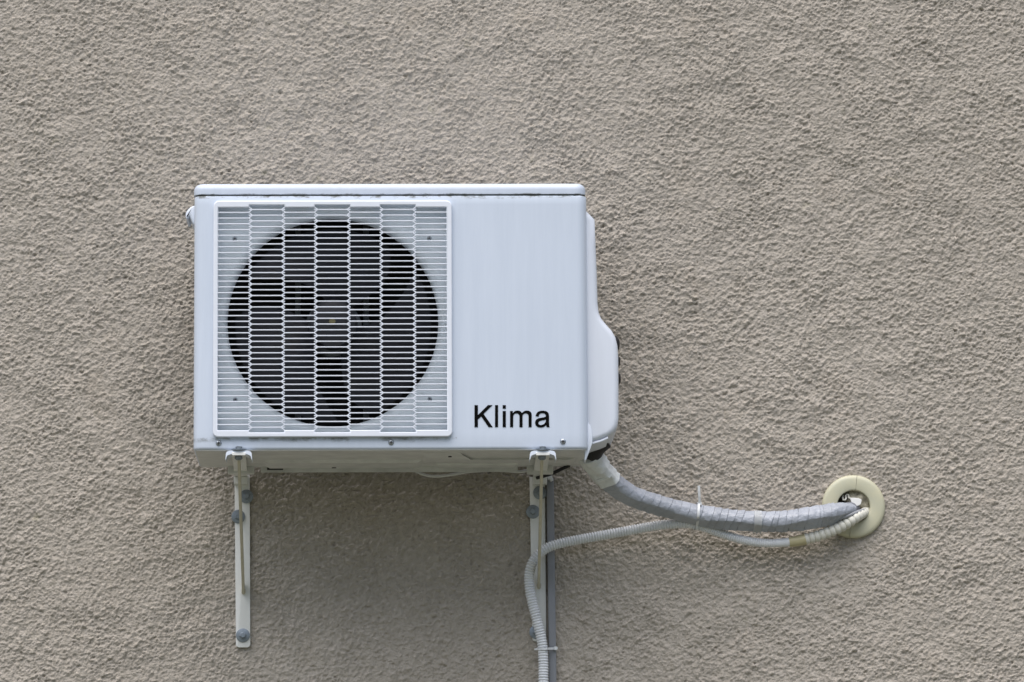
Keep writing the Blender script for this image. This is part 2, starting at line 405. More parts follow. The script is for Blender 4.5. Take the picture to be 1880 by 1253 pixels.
def rect(x0, x1, y0, y1): return [(x0, y0), (x1, y0), (x1, y1), (x0, y1)]
xa, xb = X(480), X(960)
obj('pressed_rib', rib(rect(xa, X(775), -0.235, -0.125), -0.0012, -0.007), M_PAN, po, True)
obj('pressed_rib', rib([(X(780), -0.345), (X(845), -0.345), (X(862), -0.26), (X(1060), -0.26), (X(1060), -0.20), (X(775), -0.20)], -0.0012, -0.006), M_PAN, po, True)
obj('pressed_rib', rib(rect(X(800), X(955), -0.175, -0.125), -0.0012, -0.006), M_PAN, po, True)
obj('rear_lip', box(bmesh.new(), X(472), X(955), YB - 0.006, YB - 0.003, -0.013, 0.004), M_PAN, po)
obj('drain_slot', box(bmesh.new(), X(484), X(514), -0.126, -0.1235, -0.009, -0.004), M_BLACK, po)
for a, b, y in ((606, 614, -0.15), (823, 829, -0.332)):
    obj('drain_slot', box(bmesh.new(), X(a), X(b), y, y + 0.003, -0.0085, -0.001), M_BLACK, po)
# fan shroud: recessed sheet with a round mouth
SY = YF + 0.018
FCX, FCZ = X(610.8, SY), Z(589.3, SY); FR = (X(804.5, SY) - X(416.5, SY)) / 2
def shroud():
    bm = bmesh.new(); N = 128; rings = []
    ring0 = []; ring1 = []
    for k in range(N):
        a = 2 * math.pi * k / N + math.pi / 4; c, s = math.cos(a), math.sin(a)
        t = min(((HX1 - FCX) if c > 0 else (HX0 - FCX)) / c if abs(c) > 1e-6 else 9, ((HZ1 - FCZ) if s > 0 else (HZ0 - FCZ)) / s if abs(s) > 1e-6 else 9)
        ring0.append(bm.verts.new((FCX + c * t, SY, FCZ + s * t)))
    rings.append(ring0); br = 0.017
    for b in (0, 15, 30, 45, 60, 75, 90):
        r = FR + br * (1 - math.sin(R(b))); y = SY + br * (1 - math.cos(R(b)))
        rings.append([bm.verts.new((FCX + r * math.cos(2 * math.pi * k / N + math.pi / 4), y, FCZ + r * math.sin(2 * math.pi * k / N + math.pi / 4))) for k in range(N)])
    rings.append([bm.verts.new((FCX + FR * math.cos(2 * math.pi * k / N + math.pi / 4), SY + 0.036, FCZ + FR * math.sin(2 * math.pi * k / N + math.pi / 4))) for k in range(N)])
    for A, B in zip(rings, rings[1:]):
        for k in range(N): bm.faces.new((A[k], A[(k + 1) % N], B[(k + 1) % N], B[k]))
    return bm
so = obj('fan_shroud', shroud(), M_SHROUD, ac, True)
bm = bmesh.new(); box(bm, HX0 - 0.01, HX1 + 0.01, SY + 0.036, YB - 0.006, HZ0 - 0.01, HZ1 + 0.01)
bmesh.ops.delete(bm, geom=[f for f in bm.faces if f.normal.y < -0.5 or f.calc_center_median().y < SY + 0.04], context='FACES')
obj('inner_lining', bm, M_DARK, ac)
bm = bmesh.new(); CY = -0.155
box(bm, HX0 - 0.005, HX1 + 0.005, CY, CY + 0.02, HZ0, HZ1)
co_ = obj('condenser_coil', bm, M_DARK, ac)
bm = bmesh.new()
for k in range(22):
    z = HZ0 + 0.01 + k * (HZ1 - HZ0 - 0.02) / 21; box(bm, HX0, HX1, CY - 0.004, CY + 0.002, z - 0.0035, z + 0.0035)
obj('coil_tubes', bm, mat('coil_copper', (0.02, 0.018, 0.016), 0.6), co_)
for px in (547, 672):
    obj('motor_bracket', box(bmesh.new(), X(px - 5.5, -0.22), X(px + 5.5, -0.22), -0.225, -0.205, HZ0, HZ1, 0.002), M_INNER, ac)
bm = bmesh.new(); lathe(bm, (FCX, -0.25, FCZ), [(-0.03, 0.05), (-0.025, 0.058), (0.03, 0.058), (0.035, 0.05)], 32)
obj('motor', bm, M_INNER, ac, True)
# fan
FY = YF + 0.075
fan = obj('fan', lathe(bmesh.new(), (FCX, FY, FCZ), [(-0.034, 0.012), (-0.034, 0.04), (-0.028, 0.048), (0.02, 0.05), (0.022, 0.02)], 40), M_HUB, ac, True)
def blade(a0):
    bm = bmesh.new(); NR, NA = 10, 12; g = []
    for i in range(NR + 1):
        t = i / NR; r = 0.046 + t * (FR - 0.014 - 0.046); row = []
        sweep = R(62 + 38 * math.sin(t * math.pi * 0.62)); lead = a0 + R(26) * t ** 1.5
        for j in range(NA + 1):
            u = j / NA; a = lead + sweep * (u - 0.5)
            y = FY - 0.005 + (0.5 - u) * (0.055 - 0.012 * t) + 0.010 * math.sin(u * math.pi)
            row.append(bm.verts.new((FCX + r * math.cos(a), y, FCZ + r * math.sin(a))))
        g.append(row)
    for i in range(NR):
        for j in range(NA): bm.faces.new((g[i][j], g[i + 1][j], g[i + 1][j + 1], g[i][j + 1]))
    bmesh.ops.solidify(bm, geom=bm.faces[:], thickness=0.003)
    return bm
for a in (78, 198, 318): obj('blade', blade(R(a)), M_FAN, fan, True)
obj('nut', lathe(bmesh.new(), (FCX - 0.001, FY - 0.034, FCZ + 0.001), [(-0.012, 0.0045), (-0.012, 0.0068), (-0.002, 0.0072), (0.0, 0.0072)], 6), M_BRASS, fan)
# grille: moulded frame, bars, zigzag ribs
gx = [X(400.2, GY)] + [X(459.5 + 60.25 * k, GY) for k in range(6)] + [X(820.3, GY)]
dz = X(3.4, GY) - X(0, GY)
def zb(col): return [Z(390.5 + 10.52 * k, GY) for k in range(38)] if col % 2 == 0 else [Z(385.3 + 10.516 * k, GY) for k in range(39)]
oz1, ez1, oz0, ez0 = Z(381.4, GY), Z(377.0, GY), Z(790.2, GY), Z(794.3, GY)
inner = []
def edge_run(rev):
    top = oz1 if not rev else oz0; alt = ez1 if not rev else ez0; pts = []
    for c in range(7):
        xl = gx[c] + (0 if c == 0 else (-dz * 0.6 if c % 2 else dz * 0.6)); xr = gx[c + 1] + (0 if c == 6 else (dz * 0.6 if c % 2 else -dz * 0.6))
        z = alt if c % 2 else top; pts += [(xl, z), (xr, z)]
    return pts
inner = edge_run(False) + list(reversed(edge_run(True)))
outer = rrect(X(391.6, YF), X(830, YF), Z(803.5, YF), Z(370, YF), 0.011)
fme = curve_mesh('grille', [outer, inner], YF - 0.0045, 0.0028, 0.0022, 3)
grille = obj('grille', fme, M_GRILLE, ac, True)
BT = 0.00115
wide = {}
for c in range(7):
    xl = gx[c] + (-0.0015 if c == 0 else dz * (-1 if c % 2 else 1)); xr = gx[c + 1] + (0.0015 if c == 6 else dz * (1 if c % 2 else -1))
    bm = bmesh.new(); L_ = xr - xl
    prof = [(-0.0022, BT * 0.55), (-0.0014, BT), (0.0024, BT * 0.8), (0.0024, -BT * 0.8), (-0.0014, -BT), (-0.0022, -BT * 0.55)]
    A = [bm.verts.new((-L_ / 2, y, z)) for y, z in prof]; B = [bm.verts.new((L_ / 2, y, z)) for y, z in prof]
    for i in range(6): bm.faces.new((A[i], A[(i + 1) % 6], B[(i + 1) % 6], B[i]))
    bm.faces.new(A); bm.faces.new(list(reversed(B))); bmesh.ops.recalc_face_normals(bm, faces=bm.faces[:])
    me = bpy.data.meshes.new('bar'); bm.to_mesh(me); bm.free()
    for z in zb(c):
        o = obj('bar', me, M_GRILLE, grille); o.location = ((xl + xr) / 2, GY, z)
def zigzag(pts, t):
    bm = bmesh.new(); rings = []
    for i, (x, z) in enumerate(pts):
        d0 = Vector(pts[i]) - Vector(pts[i - 1]) if i else Vector(pts[1]) - Vector(pts[0])
        d1 = Vector(pts[i + 1]) - Vector(pts[i]) if i < len(pts) - 1 else d0
        k = (d0.normalized() + d1.normalized()).normalized(); nrm = Vector((k.y, -k.x)); m_ = t / max(0.5, nrm.dot(Vector((d0.y, -d0.x)).normalized()))
        rings.append([bm.verts.new((x + sx * nrm.x * m_, GY + sy, z + sx * nrm.y * m_)) for sx, sy in ((-0.6, -0.0024), (0.6, -0.0024), (1, -0.0016), (0.9, 0.0022), (-0.9, 0.0022), (-1, -0.0016))])
    for A, B in zip(rings, rings[1:]):
        for j in range(6): bm.faces.new((A[j], A[(j + 1) % 6], B[(j + 1) % 6], B[j]))
    bm.faces.new(rings[0]); bm.faces.new(list(reversed(rings[-1])))
    return bm
for c in range(6):
    s = 1 if c % 2 else -1
    ev, od = zb(1), zb(0); pts = [(gx[c + 1] - s * dz * 0.6, ez1 + 0.001), (gx[c + 1] + s * dz * 0.2, oz1)]
    pts = []
    for k in range(39):
        pts.append((gx[c + 1] - s * dz, ev[k]))
        if k < 38: pts.append((gx[c + 1] + s * dz, od[k]))
    pts = [(gx[c + 1] + s * dz * 0.9, oz1 + 0.0005)] + pts + [(gx[c + 1] + s * dz * 0.9, oz0 - 0.0005)]
    obj('zigzag_rib', zigzag(pts, BT * 0.95), M_GRILLE, grille)
# screws
def screw(px, py, Y, r, parent):
    p = at(px, py, Y)
    o = obj('screw', lathe(bmesh.new(), p, [(-0.0035, r * 0.25), (-0.0034, r * 0.45), (-0.0026, r * 0.8), (-0.0008, r), (0.0004, r)], 16), M_SCREW, parent, True)
    bm = bmesh.new(); t = r * 0.16
    box(bm, p.x - r * 0.5, p.x + r * 0.5, p.y - 0.0039, p.y - 0.003, p.z - t, p.z + t)
    box(bm, p.x - t, p.x + t, p.y - 0.0041, p.y - 0.0031, p.z - r * 0.5, p.z + r * 0.5)
    obj('screw_slot', bm, M_BLACK, o)
for px, py in ((401.5, 814), (718, 812.5), (1033.5, 811)): screw(px, py, YF, 0.0060, ac)
for px, py in ((431, 439), (788, 438), (432, 734), (789, 733)): screw(px, py, SY, 0.0046, ac)
# service cover at the right side
CVY = -0.378
cv = [(1030, 384), (1070, 384), (1078, 388), (1092, 402), (1094, 450), (1096, 500), (1097.5, 555), (1099.5, 573), (1104, 584), (1113, 595), (1123, 606), (1130, 618), (1134, 634), (1135.5, 655), (1136, 710), (1136, 768), (1134, 782), (1128, 793), (1117, 801), (1102, 807), (1085, 812), (1030, 816)]
cover = obj('service_cover', prism(pxpoly(cv, CVY), CVY, -0.135, 0.011, 5), M_COVER, ac, True)
cv2 = [(1068, 806), (1087, 812), (1103, 807.5), (1116, 802), (1117, 806), (1104, 811.5), (1087, 816.5), (1068, 818)]
obj('bottom_rim', prism(pxpoly(cv2, CVY + 0.004), CVY + 0.004, -0.14, 0.001, 1), M_COVER, cover)
for px, py, r in ((1136, 632, 0.018), (1137, 664, 0.017), (1138, 696, 0.018)):
    p = at(px, py, -0.20); obj('valve_cap', lathe(bmesh.new(), (p.x - 0.028, p.y, p.z), [(0, r * 0.9), (0.018, r), (0.024, r * 0.9), (0.029, r * 0.5), (0.030, r * 0.2)], 12, 'X'), M_BLACK, ac, True)
# skirt at the right lower corner and left grip
sk = [(1072, 775), (1079, 776), (1084, 782), (1087.5, 796), (1088, 812), (1085, 822), (1080, 834), (1076, 845), (1073, 845), (1074, 830), (1070, 822)]
obj('side_skirt', prism(pxpoly(sk, YF + 0.019), YF + 0.019, YF + 0.06, 0.002, 2), M_WHITE, ac, True)
gp = [(360, 376), (350, 380), (344, 386), (341, 391), (340.5, 397), (342, 402), (345.5, 402), (346.5, 398), (348, 397), (350, 402), (353, 410), (360, 416)]
obj('grip', prism(pxpoly(gp, -0.33), -0.33, -0.23, 0.004, 3), M_WHITE, ac, True)
# lettering
def lz(pts): return [(at(840 + x / 8.545, 720 + y / 8.545, YF).x, at(840 + x / 8.545, 720 + y / 8.545, YF).z) for x, y in pts]
def arc(cx, cy, rx, ry, a0, a1, n=14): return [(cx + rx * math.cos(R(a0 + (a1 - a0) * k / n)), cy - ry * math.sin(R(a0 + (a1 - a0) * k / n))) for k in range(n + 1)]
def smooth_loop(pts, n=6):
    P = [Vector(p) for p in pts]; out = []
    for i in range(len(P)):
        a, b, c, d = P[i - 1], P[i], P[(i + 1) % len(P)], P[(i + 2) % len(P)]
        for k in range(n):
            t = k / n; out.append(tuple(0.5 * ((2 * b) + (c - a) * t + (2 * a - 5 * b + 4 * c - d) * t * t + (3 * b - a - 3 * c + d) * t ** 3)))
    return out
K = [(266, 207), (320, 207), (320, 362), (478, 207), (548, 207), (408, 345), (553, 553), (487, 553), (372, 385), (320, 432), (320, 553), (266, 553)]
mm = [(824, 553), (824, 300), (867, 300), (867, 336)] + arc(942, 346, 70, 54, 148, 40, 10)[0:] + [(1010, 330)] + arc(1087, 352, 76, 60, 142, 0, 14) + [(1163, 553), (1114, 553)] \
    + arc(1067, 382, 47, 46, 0, 180, 14) + [(1020, 553), (971, 553)] + arc(923, 382, 49, 46, 0, 180, 14) + [(873, 553)]
ao = [(1224, 380), (1234, 345), (1258, 313), (1300, 296), (1345, 294), (1390, 302), (1420, 322), (1433, 352), (1436, 400), (1436, 480), (1438, 525), (1446, 553), (1398, 553), (1390, 522),
      (1362, 545), (1330, 557), (1292, 559), (1252, 548), (1225, 522), (1215, 487), (1221, 452), (1242, 427), (1275, 412), (1320, 404), (1360, 396), (1386, 388), (1384, 360), (1368, 341), (1336, 334), (1300, 338), (1282, 355), (1273, 386)]
ah = [(1386, 432), (1358, 441), (1318, 448), (1285, 458), (1267, 478), (1270, 503), (1292, 519), (1322, 518), (1352, 506), (1376, 482), (1385, 455)]
def let(loops): obj('letter', curve_mesh('letter', [lz(l) for l in loops], YF - 0.0006, 0.0003), M_INK, ac)
let([K]); let([[(588, 207), (636, 207), (636, 553), (588, 553)]])
let([[(708, 300), (758, 300), (758, 553), (708, 553)], [(708, 207), (758, 207), (758, 262), (708, 262)]])
let([mm]); let([ao, ah])
# feet of the unit: pressed clips at the front, tabs at the back
def foot(px, side):
    u = unit(YF); c = at(px, 828.5, YF - 0.008); W = 23.5 * u
    out_ = [(-24.2, -17), (-23.8, -10), (-23.4, -4.5), (-21.5, -1.6), (-18, -0.2), (-12, 0.3)]
    in_ = [(-23.2, -15.5), (-22.2, -11), (-20.0, -8.2), (-15.5, -6.6), (-12.5, -5.8), (-11, -3.0)]
    full = out_ + [(-x, z) for x, z in reversed(out_)]; low = in_ + [(-x, z) for x, z in reversed(in_)]
    poly = [(c.x + x * u, c.z + z * u) for x, z in full] + [(c.x + x * u, c.z + z * u) for x, z in reversed(low)]
    bm = prism(poly, YF - 0.014, YF + 0.040)
    o = obj('foot', bm, M_WHITE, ac, True)
    a = at(px + side, 858, -0.125)
    obj('rear_foot', box(bmesh.new(), a.x - 24 * unit(-0.12), a.x + 24 * unit(-0.12), -0.125, -0.10, a.z - 0.013, a.z + 0.004, 0.0015), M_PAN, ac)
    obj('hold_down_bolt', lathe(bmesh.new(), (c.x, YF - 0.004 - 0.002, c.z + 0.0035), [(0, 0.0062), (0.0055, 0.0066), (0.006, 0.0055)], 6, 'Z'), M_ZINC, o)
    obj('washer', lathe(bmesh.new(), (c.x, YF - 0.006, c.z + 0.0012), [(0, 0.015), (0.0018, 0.015)], 28, 'Z'), M_ZINC, o, True)
foot(438.5, 4); foot(996.5, -5)

# ------------------------------------------------------------------ wall brackets
def bracket(label, arm_px, back_px, strut, plate, bolts):
    PY = -0.009
    b = thing('wall_bracket', label, 'bracket', tuple(at(plate[0][0], plate[0][1], 0)), 'brackets carrying the unit')
    z = at(arm_px, 833, YF - 0.01).z; u = unit(YF)
    f = at(arm_px, 833, YF - 0.012); e = at(back_px, 878, -0.02); hw = 0.0135
    # flat arm: top plate with a turned-down front lip
    bm = bmesh.new()
    ring = lambda x, y, zt, zb_: [bm.verts.new((x - hw, y, zt)), bm.verts.new((x + hw, y, zt)), bm.verts.new((x + hw, y, zb_)), bm.verts.new((x - hw, y, zb_))]
    rs = [ring(f.x, YF - 0.017, z + 0.001, z - 0.004), ring(f.x, YF - 0.0145, z + 0.002, z - 0.0045), ring(f.x, YF - 0.0125, z + 0.0024, z - 0.0025), ring(f.x + (e.x - f.x) * .1, YF + 0.02, z + 0.0024, z - 0.0015), ring(e.x, -0.03, z + 0.002, z - 0.002), ring(e.x, PY + 0.004, z + 0.002, z - 0.002)]
    for A, B in zip(rs, rs[1:]):
        for k in range(4): bm.faces.new((A[k], A[(k + 1) % 4], B[(k + 1) % 4], B[k]))
    bm.faces.new(rs[0]); bm.faces.new(list(reversed(rs[-1])))
    obj('arm', bm, M_IVORY, b)
    # stiffening seam under the arm and its rear angle
    obj('arm_flange', box(bmesh.new(), e.x - hw - 0.001, e.x + hw + 0.001, -0.034, PY + 0.003, z - 0.018, z - 0.0025, 0.001), M_IVORY, b)
    nutz = z - 0.003
    obj('nut', lathe(bmesh.new(), (f.x - 0.001, YF + 0.006, nutz - 0.0085), [(0, 0.0045), (0.003, 0.0078), (0.0085, 0.0078)], 6, 'Z'), M_ZINC, b)
    # wall plate
    obj('wall_plate', prism(pxpoly(plate, PY), PY, PY + 0.006, 0.0012, 2), M_IVORY, b, True)
    # diagonal strut: flat bar on edge
    (x0, y0), (x1, y1) = strut
    p0 = Vector((at(x0, y0, YF + 0.03).x, YF + 0.03, z - 0.002)); p1 = at(x1, y1, PY - 0.002)
    d = (p1 - p0).normalized(); nr = d.cross(Vector((1, 0, 0))).normalized() * 0.011
    hw2 = 0.0028; bm = bmesh.new(); rr = []
    for p in (p0 - d * 0.002, p1):
        rr.append([bm.verts.new(p + Vector((sx * hw2, 0, 0)) + nr * sn) for sx, sn in ((-1, -1), (1, -1), (1, 1), (-1, 1))])
    for k in range(4): bm.faces.new((rr[0][k], rr[0][(k + 1) % 4], rr[1][(k + 1) % 4], rr[1][k]))
    bm.faces.new(rr[0]); bm.faces.new(list(reversed(rr[1]))); bmesh.ops.recalc_face_normals(bm, faces=bm.faces[:])
    bmesh.ops.bevel(bm, geom=bm.edges[:], offset=0.0006, segments=1, affect='EDGES')
    obj('strut', bm, M_STRUT, b)
    bm = bmesh.new(); bmesh.ops.create_icosphere(bm, subdivisions=2, radius=0.0062, matrix=Matrix.Translation(p1 + Vector((0.0005, -0.001, -0.002))) @ Matrix.Diagonal((0.8, 0.7, 1.2, 1)))
    obj('weld', bm, M_STRUT, b, True)
    for px, py, rot in bolts:
        p = at(px, py, PY)
        bo = obj('bolt', lathe(bmesh.new(), p, [(-0.0095, 0.0048), (-0.0092, 0.0062), (-0.0035, 0.0068), (-0.0033, 0.0082), (-0.002, 0.0085)], 6, rot=rot), M_ZINC, b)
        bo2 = obj('washer', lathe(bmesh.new(), p, [(-0.0024, 0.0136), (-0.0022, 0.0142), (-0.0002, 0.0144)], 32), M_ZINC, bo, True)
    return b
def rounded_strip(x0, x1, y0, xb0, xb1, y1, r):
    return [(x0, y0), (x1, y0), (xb1, y1 - r), (xb1 - r * 0.3, y1 - r * 0.3), (xb1 - r, y1), (xb0 + r, y1), (xb0 + r * 0.3, y1 - r * 0.3), (xb0, y1 - r)]
bracket('left cream steel wall bracket with its full plate bare and three washers showing', 438.5, 442.5, ((438.5, 842), (446.8, 1084)),
        rounded_strip(430.5, 458.5, 872, 433, 459.5, 1189, 5), ((452.5, 912, 0.2), (437.5, 949, 0.5), (446, 1167, 0.3)))
bracket('right cream steel wall bracket behind the corrugated drain hose', 996.5, 991, ((995, 842), (989, 1074)),
        rounded_strip(972, 1000.5, 876, 977.5, 1003, 1178, 5), ((991.5, 905, 0.1), (978.5, 940, 0.4), (984.5, 1161, 0.2)))

# ------------------------------------------------------------------ grey cable duct on the wall
dk = [(1003.6, 878), (1016.8, 878), (1021.8, 1256), (1022.4, 1300), (1008.8, 1300), (1008.3, 1256)]
du = obj('cable_duct', prism(pxpoly(dk, -0.02), -0.02, 0.004, 0.0015, 2), M_DUCT, None, True)
tag(du, 'grey square cable duct running down the wall beside the right bracket', 'cable duct')
ck = [(1005, 872), (1013, 870), (1014, 876), (1016, 882), (1011, 884), (1009, 880), (1006, 881)]
pc = obj('wire_connector', prism(pxpoly(ck, -0.03), -0.03, -0.012, 0.001, 2), M_PTAPE, None, True)
tag(pc, 'small white connector at the top end of the grey cable duct', 'connector')

# ------------------------------------------------------------------ taped refrigerant pipe
pp = pxpath([(1081, 833, -0.215, 22), (1087, 842, -0.20, 23.5), (1101, 862, -0.175, 22), (1119, 882, -0.15, 20), (1140, 899, -0.128, 19.5), (1165, 913, -0.112, 18), (1205, 927, -0.095, 18), (1250, 939, -0.08, 18),
             (1300, 949.5, -0.07, 19), (1345, 955, -0.066, 18.5), (1400, 958, -0.064, 18.2), (1445, 957.3, -0.064, 18.8), (1485, 952, -0.062, 20), (1522, 945, -0.055, 19), (1546, 939, -0.045, 15.5), (1566, 935.5, -0.030, 10)])
pipe = thing('insulated_pipe', 'thick pipe wrapped in grey tape running from the unit to the wall hole', 'pipe', pp[5][:3])
P_, T_, r_, s_ = spline(pp, 0.001); U_, V_ = frames(T_); LEN = s_[-1]
NTH = 56; th = np.linspace(0, 2 * math.pi, NTH, endpoint=False)
# taped bundle of two pipes: nearly round with a blunt ridge below the middle of the side that faces out
def section(th, f, bulge):
    phi = R(np.interp(f, [0, 0.11, 0.20, 0.30, 1], [-95, -30, -50, -62, -58]) + 9 * math.sin(f * 24)); dd = 0.79 if f > 0.11 else 0.88
    k = np.ones_like(th)
    for ang, dist in ((phi, dd), (R(48), 0.93), (R(150), 0.86), (R(-150), 0.9)):
        c = np.cos(th - ang); k = np.minimum(k, np.where(c > 0.2, dist / np.maximum(c, 0.2), 9))
    return k * (1.04 if f > 0.1 else 1.0)
def pipe_ring(s, k, tilt, wob):
    ss = np.clip(s + tilt * np.sin(th), 0, LEN); idx = ss / LEN * (len(P_) - 1); i0 = np.clip(idx.astype(int), 0, len(P_) - 2); t = (idx - i0)[:, None]
    L_ = lambda A: A[i0] * (1 - t) + A[i0 + 1] * t
    rr = np.interp(ss, s_, r_) * k * section(th, s / LEN, 0) * (1 + wob)
    return L_(P_) + rr[:, None] * (np.cos(th)[:, None] * L_(U_) + np.sin(th)[:, None] * L_(V_))
def px_to_s(px):
    best = min(range(0, len(P_), 4), key=lambda i: abs(P_[i][0] - at(px, 940, P_[i][1]).x)); return s_[best]
edges = []; s = 0.0; s_white = px_to_s(1119); rng = random.Random(5)
while s < s_white - 0.004: edges.append(s); s += rng.uniform(0.010, 0.017)
edges.append(s_white); n_white = len(edges) - 1; s = s_white
for px in (1128, 1147, 1172, 1190, 1203, 1222, 1243, 1258, 1282, 1302, 1315, 1332, 1346, 1357, 1379, 1398, 1414, 1426, 1440, 1452, 1462, 1478, 1500, 1507, 1518, 1530, 1545, 1558): edges.append(px_to_s(px))
edges.append(LEN)
rs = np.random.RandomState(3)
for i, (a, b) in enumerate(zip(edges, edges[1:])):
    white = i < n_white
    tilt = (0.006 if white else 0.0065) + rng.uniform(-0.002, 0.002); lip = rng.uniform(0.05, 0.085); rings = []
    ph = rs.rand(4) * 6.28; amp = 0.016 if white else 0.011; kn = rng.uniform(0.97, 1.035)
    n = max(4, int((b - a) / 0.003))
    e0, e1 = a, min(b + 0.0015, LEN)
    for j in range(n + 1):
        f = j / n; sw = e0 + (e1 - e0) * f
        wob = amp * (np.sin(3 * th + ph[0] + 3 * f) + 0.7 * np.sin(7 * th + ph[1] - 5 * f) + 0.5 * np.sin(11 * th + ph[2] + 4 * f))
        rings.append(pipe_ring(sw, (0.965 + lip * f) * (1 + (kn - 1) * math.sin(math.pi * f)), tilt, wob))
    rings.append(pipe_ring(e1 + 0.0011, 0.95, tilt, 0))
    o = obj('tape_turn', sweep_rings(rings, cap=(i in (0, len(edges) - 2))), M_WTAPE if white else M_TAPE, pipe); smooth_mesh(o.data, 24)
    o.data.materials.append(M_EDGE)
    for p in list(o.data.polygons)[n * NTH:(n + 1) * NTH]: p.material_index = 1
    if white: o['label'] = 'white tape turn at the unit end'
# pale strip stuck on the pipe
rings = []; s0, s1 = px_to_s(1382), px_to_s(1398)
bm = bmesh.new(); cols = []
for j in range(7):
    ss = s0 + (s1 - s0) * j / 6; ring = pipe_ring(ss, 1.07, 0.0, 0)
    ks = [k for k in range(-17, 13)]; cols.append([bm.verts.new(ring[k % NTH]) for k in ks])
for A, B in zip(cols, cols[1:]):
    for k in range(len(A) - 1): bm.faces.new((A[k], A[k + 1], B[k + 1], B[k]))
for j in (0, 3, 6): cols[j][0].co.z -= 0.004
bmesh.ops.solidify(bm, geom=bm.faces[:], thickness=0.0004)
obj('tape_patch', bm, M_PTAPE, pipe, True)
obj('foam_sleeve', tube(pxpath([(1110, 806, -0.23, 19), (1094, 820, -0.225, 19), (1085, 836, -0.212, 19)]), 0.005, 20), M_BLACK, pipe, True)
obj('foam_sleeve', tube(pxpath([(1550, 937, -0.035, 12.5), (1560, 934.5, -0.018, 12.5), (1568, 935, 0.005, 12), (1574, 936, 0.05, 11.5)]), 0.004, 20), M_FOAM, pipe, True)
cab = obj('signal_cable', tube(pxpath([(1540, 953, -0.055, 3.0), (1560, 946, -0.05, 3.4), (1575, 940.5, -0.035, 3.6), (1588, 937, -0.012, 3.6), (1596, 936, 0.03, 3.6)]), 0.003, 12), mat('dull_cable', (0.30, 0.31, 0.33), 0.5), pipe, True)

# ------------------------------------------------------------------ corrugated drain hose
hose = thing('drain_hose', 'pale corrugated drain hose looping from the wall hole down past the right bracket', 'hose', at(990, 1100, -0.03))
def corr(pitch, depth):
    return lambda s, L: 1 - depth * (1 - abs(math.sin(math.pi * s / pitch)) ** 0.7)
h1 = [(998, 1300, -0.034, 9.95), (997.5, 1250, -0.034, 9.95), (997.5, 1215, -0.034, 9.84), (995, 1180, -0.034, 9.84), (986, 1140, -0.036, 9.84), (976, 1100, -0.038, 9.84), (971.5, 1066, -0.040, 9.84), (975, 1040, -0.044, 9.84), (988, 1019, -0.046, 9.63), (1009, 1004.5, -0.046, 9.42), (1045, 994.5, -0.044, 9.42),
      (1100, 984.5, -0.044, 9.42), (1150, 975.5, -0.048, 9.42), (1200, 966.5, -0.054, 9.42), (1235, 962.5, -0.056, 9.20), (1262, 962, -0.056, 8.99), (1283, 965.5, -0.054, 8.77)]
obj('corrugated_tube', tube(pxpath(h1), 0.00078, 14, corr(0.0056, 0.25)), M_HOSE, hose, True)
h2 = [(1281, 965, -0.054, 8.88), (1300, 971, -0.052, 8.88), (1325, 980, -0.048, 8.67), (1355, 989.5, -0.046, 8.56), (1385, 995.5, -0.046, 8.45), (1410, 997.5, -0.046, 8.35), (1427, 997.3, -0.046, 8.24)]
obj('corrugated_tube', tube(pxpath(h2), 0.00065, 14, corr(0.0046, 0.18)), M_HOSE, hose, True)
obj('smooth_cuff', tube(pxpath([(1425, 997.3, -0.046, 7.8), (1438, 996.6, -0.046, 8.0), (1452, 995.5, -0.046, 8.2)]), 0.003, 18), M_HOSE, hose, True)
obj('joint_tape', tube(pxpath([(1449, 995.6, -0.046, 9.4), (1463, 993.6, -0.046, 9.9), (1478.5, 990.3, -0.046, 10.2)]), 0.003, 20), M_YTAPE, hose, True)
bead = lambda s, L: 0.74 + 0.26 * math.sqrt(max(0.0, 1 - (2 * ((s / 0.0112) % 1.0) - 1) ** 2))
obj('ribbed_tube', tube(pxpath([(1476, 990.8, -0.046, 10.6), (1500, 985, -0.046, 10.8), (1525, 976, -0.046, 10.8), (1548, 965, -0.045, 10.6), (1570, 951.5, -0.038, 10), (1586, 942, -0.012, 9), (1594, 936, 0.03, 8.5)]), 0.0008, 20, bead), M_HOSE2, hose, True)

# ------------------------------------------------------------------ cable ties
def ribbon(pts, wid_dir, w, t):
    """flat strip: pts along the strip, wid_dir the direction of its width"""
    bm = bmesh.new(); rings = []; P = [Vector(p) for p in pts]; wd = Vector(wid_dir).normalized() * w / 2
    for i, p in enumerate(P):
        d = (P[min(i + 1, len(P) - 1)] - P[max(i - 1, 0)]).normalized(); n = d.cross(wd).normalized() * t / 2
        rings.append([bm.verts.new(p + a * wd + b * n) for a, b in ((-1, -1), (1, -1), (1, 1), (-1, 1))])
    for A, B in zip(rings, rings[1:]):
        for k in range(4): bm.faces.new((A[k], A[(k + 1) % 4], B[(k + 1) % 4], B[k]))
    bm.faces.new(rings[0]); bm.faces.new(list(reversed(rings[-1])))
    return bm
tie = thing('cable_tie', 'pale nylon cable tie with upright tail holding hose to taped pipe', 'cable tie', at(1282, 945, -0.1), 'cable ties on the hose')
pc_, hc_ = at(1281.5, 945.5, -0.074), at(1279, 964, -0.056); rp_ = 20.8 * unit(-0.07); rh_ = 9.8 * unit(-0.05)
tie_w = 4.6 * unit(-0.09)
loop = []
for k in range(0, 11): a = R(100 + 95 * k / 10); loop.append((pc_.x + 0.002 - 0.0003 * k, pc_.y + rp_ * 1.10 * math.cos(a), pc_.z + rp_ * 1.05 * math.sin(a)))
for k in range(0, 9): a = R(200 + 150 * k / 8); loop.append((hc_.x, hc_.y + rh_ * math.cos(a), hc_.z + rh_ * math.sin(a)))
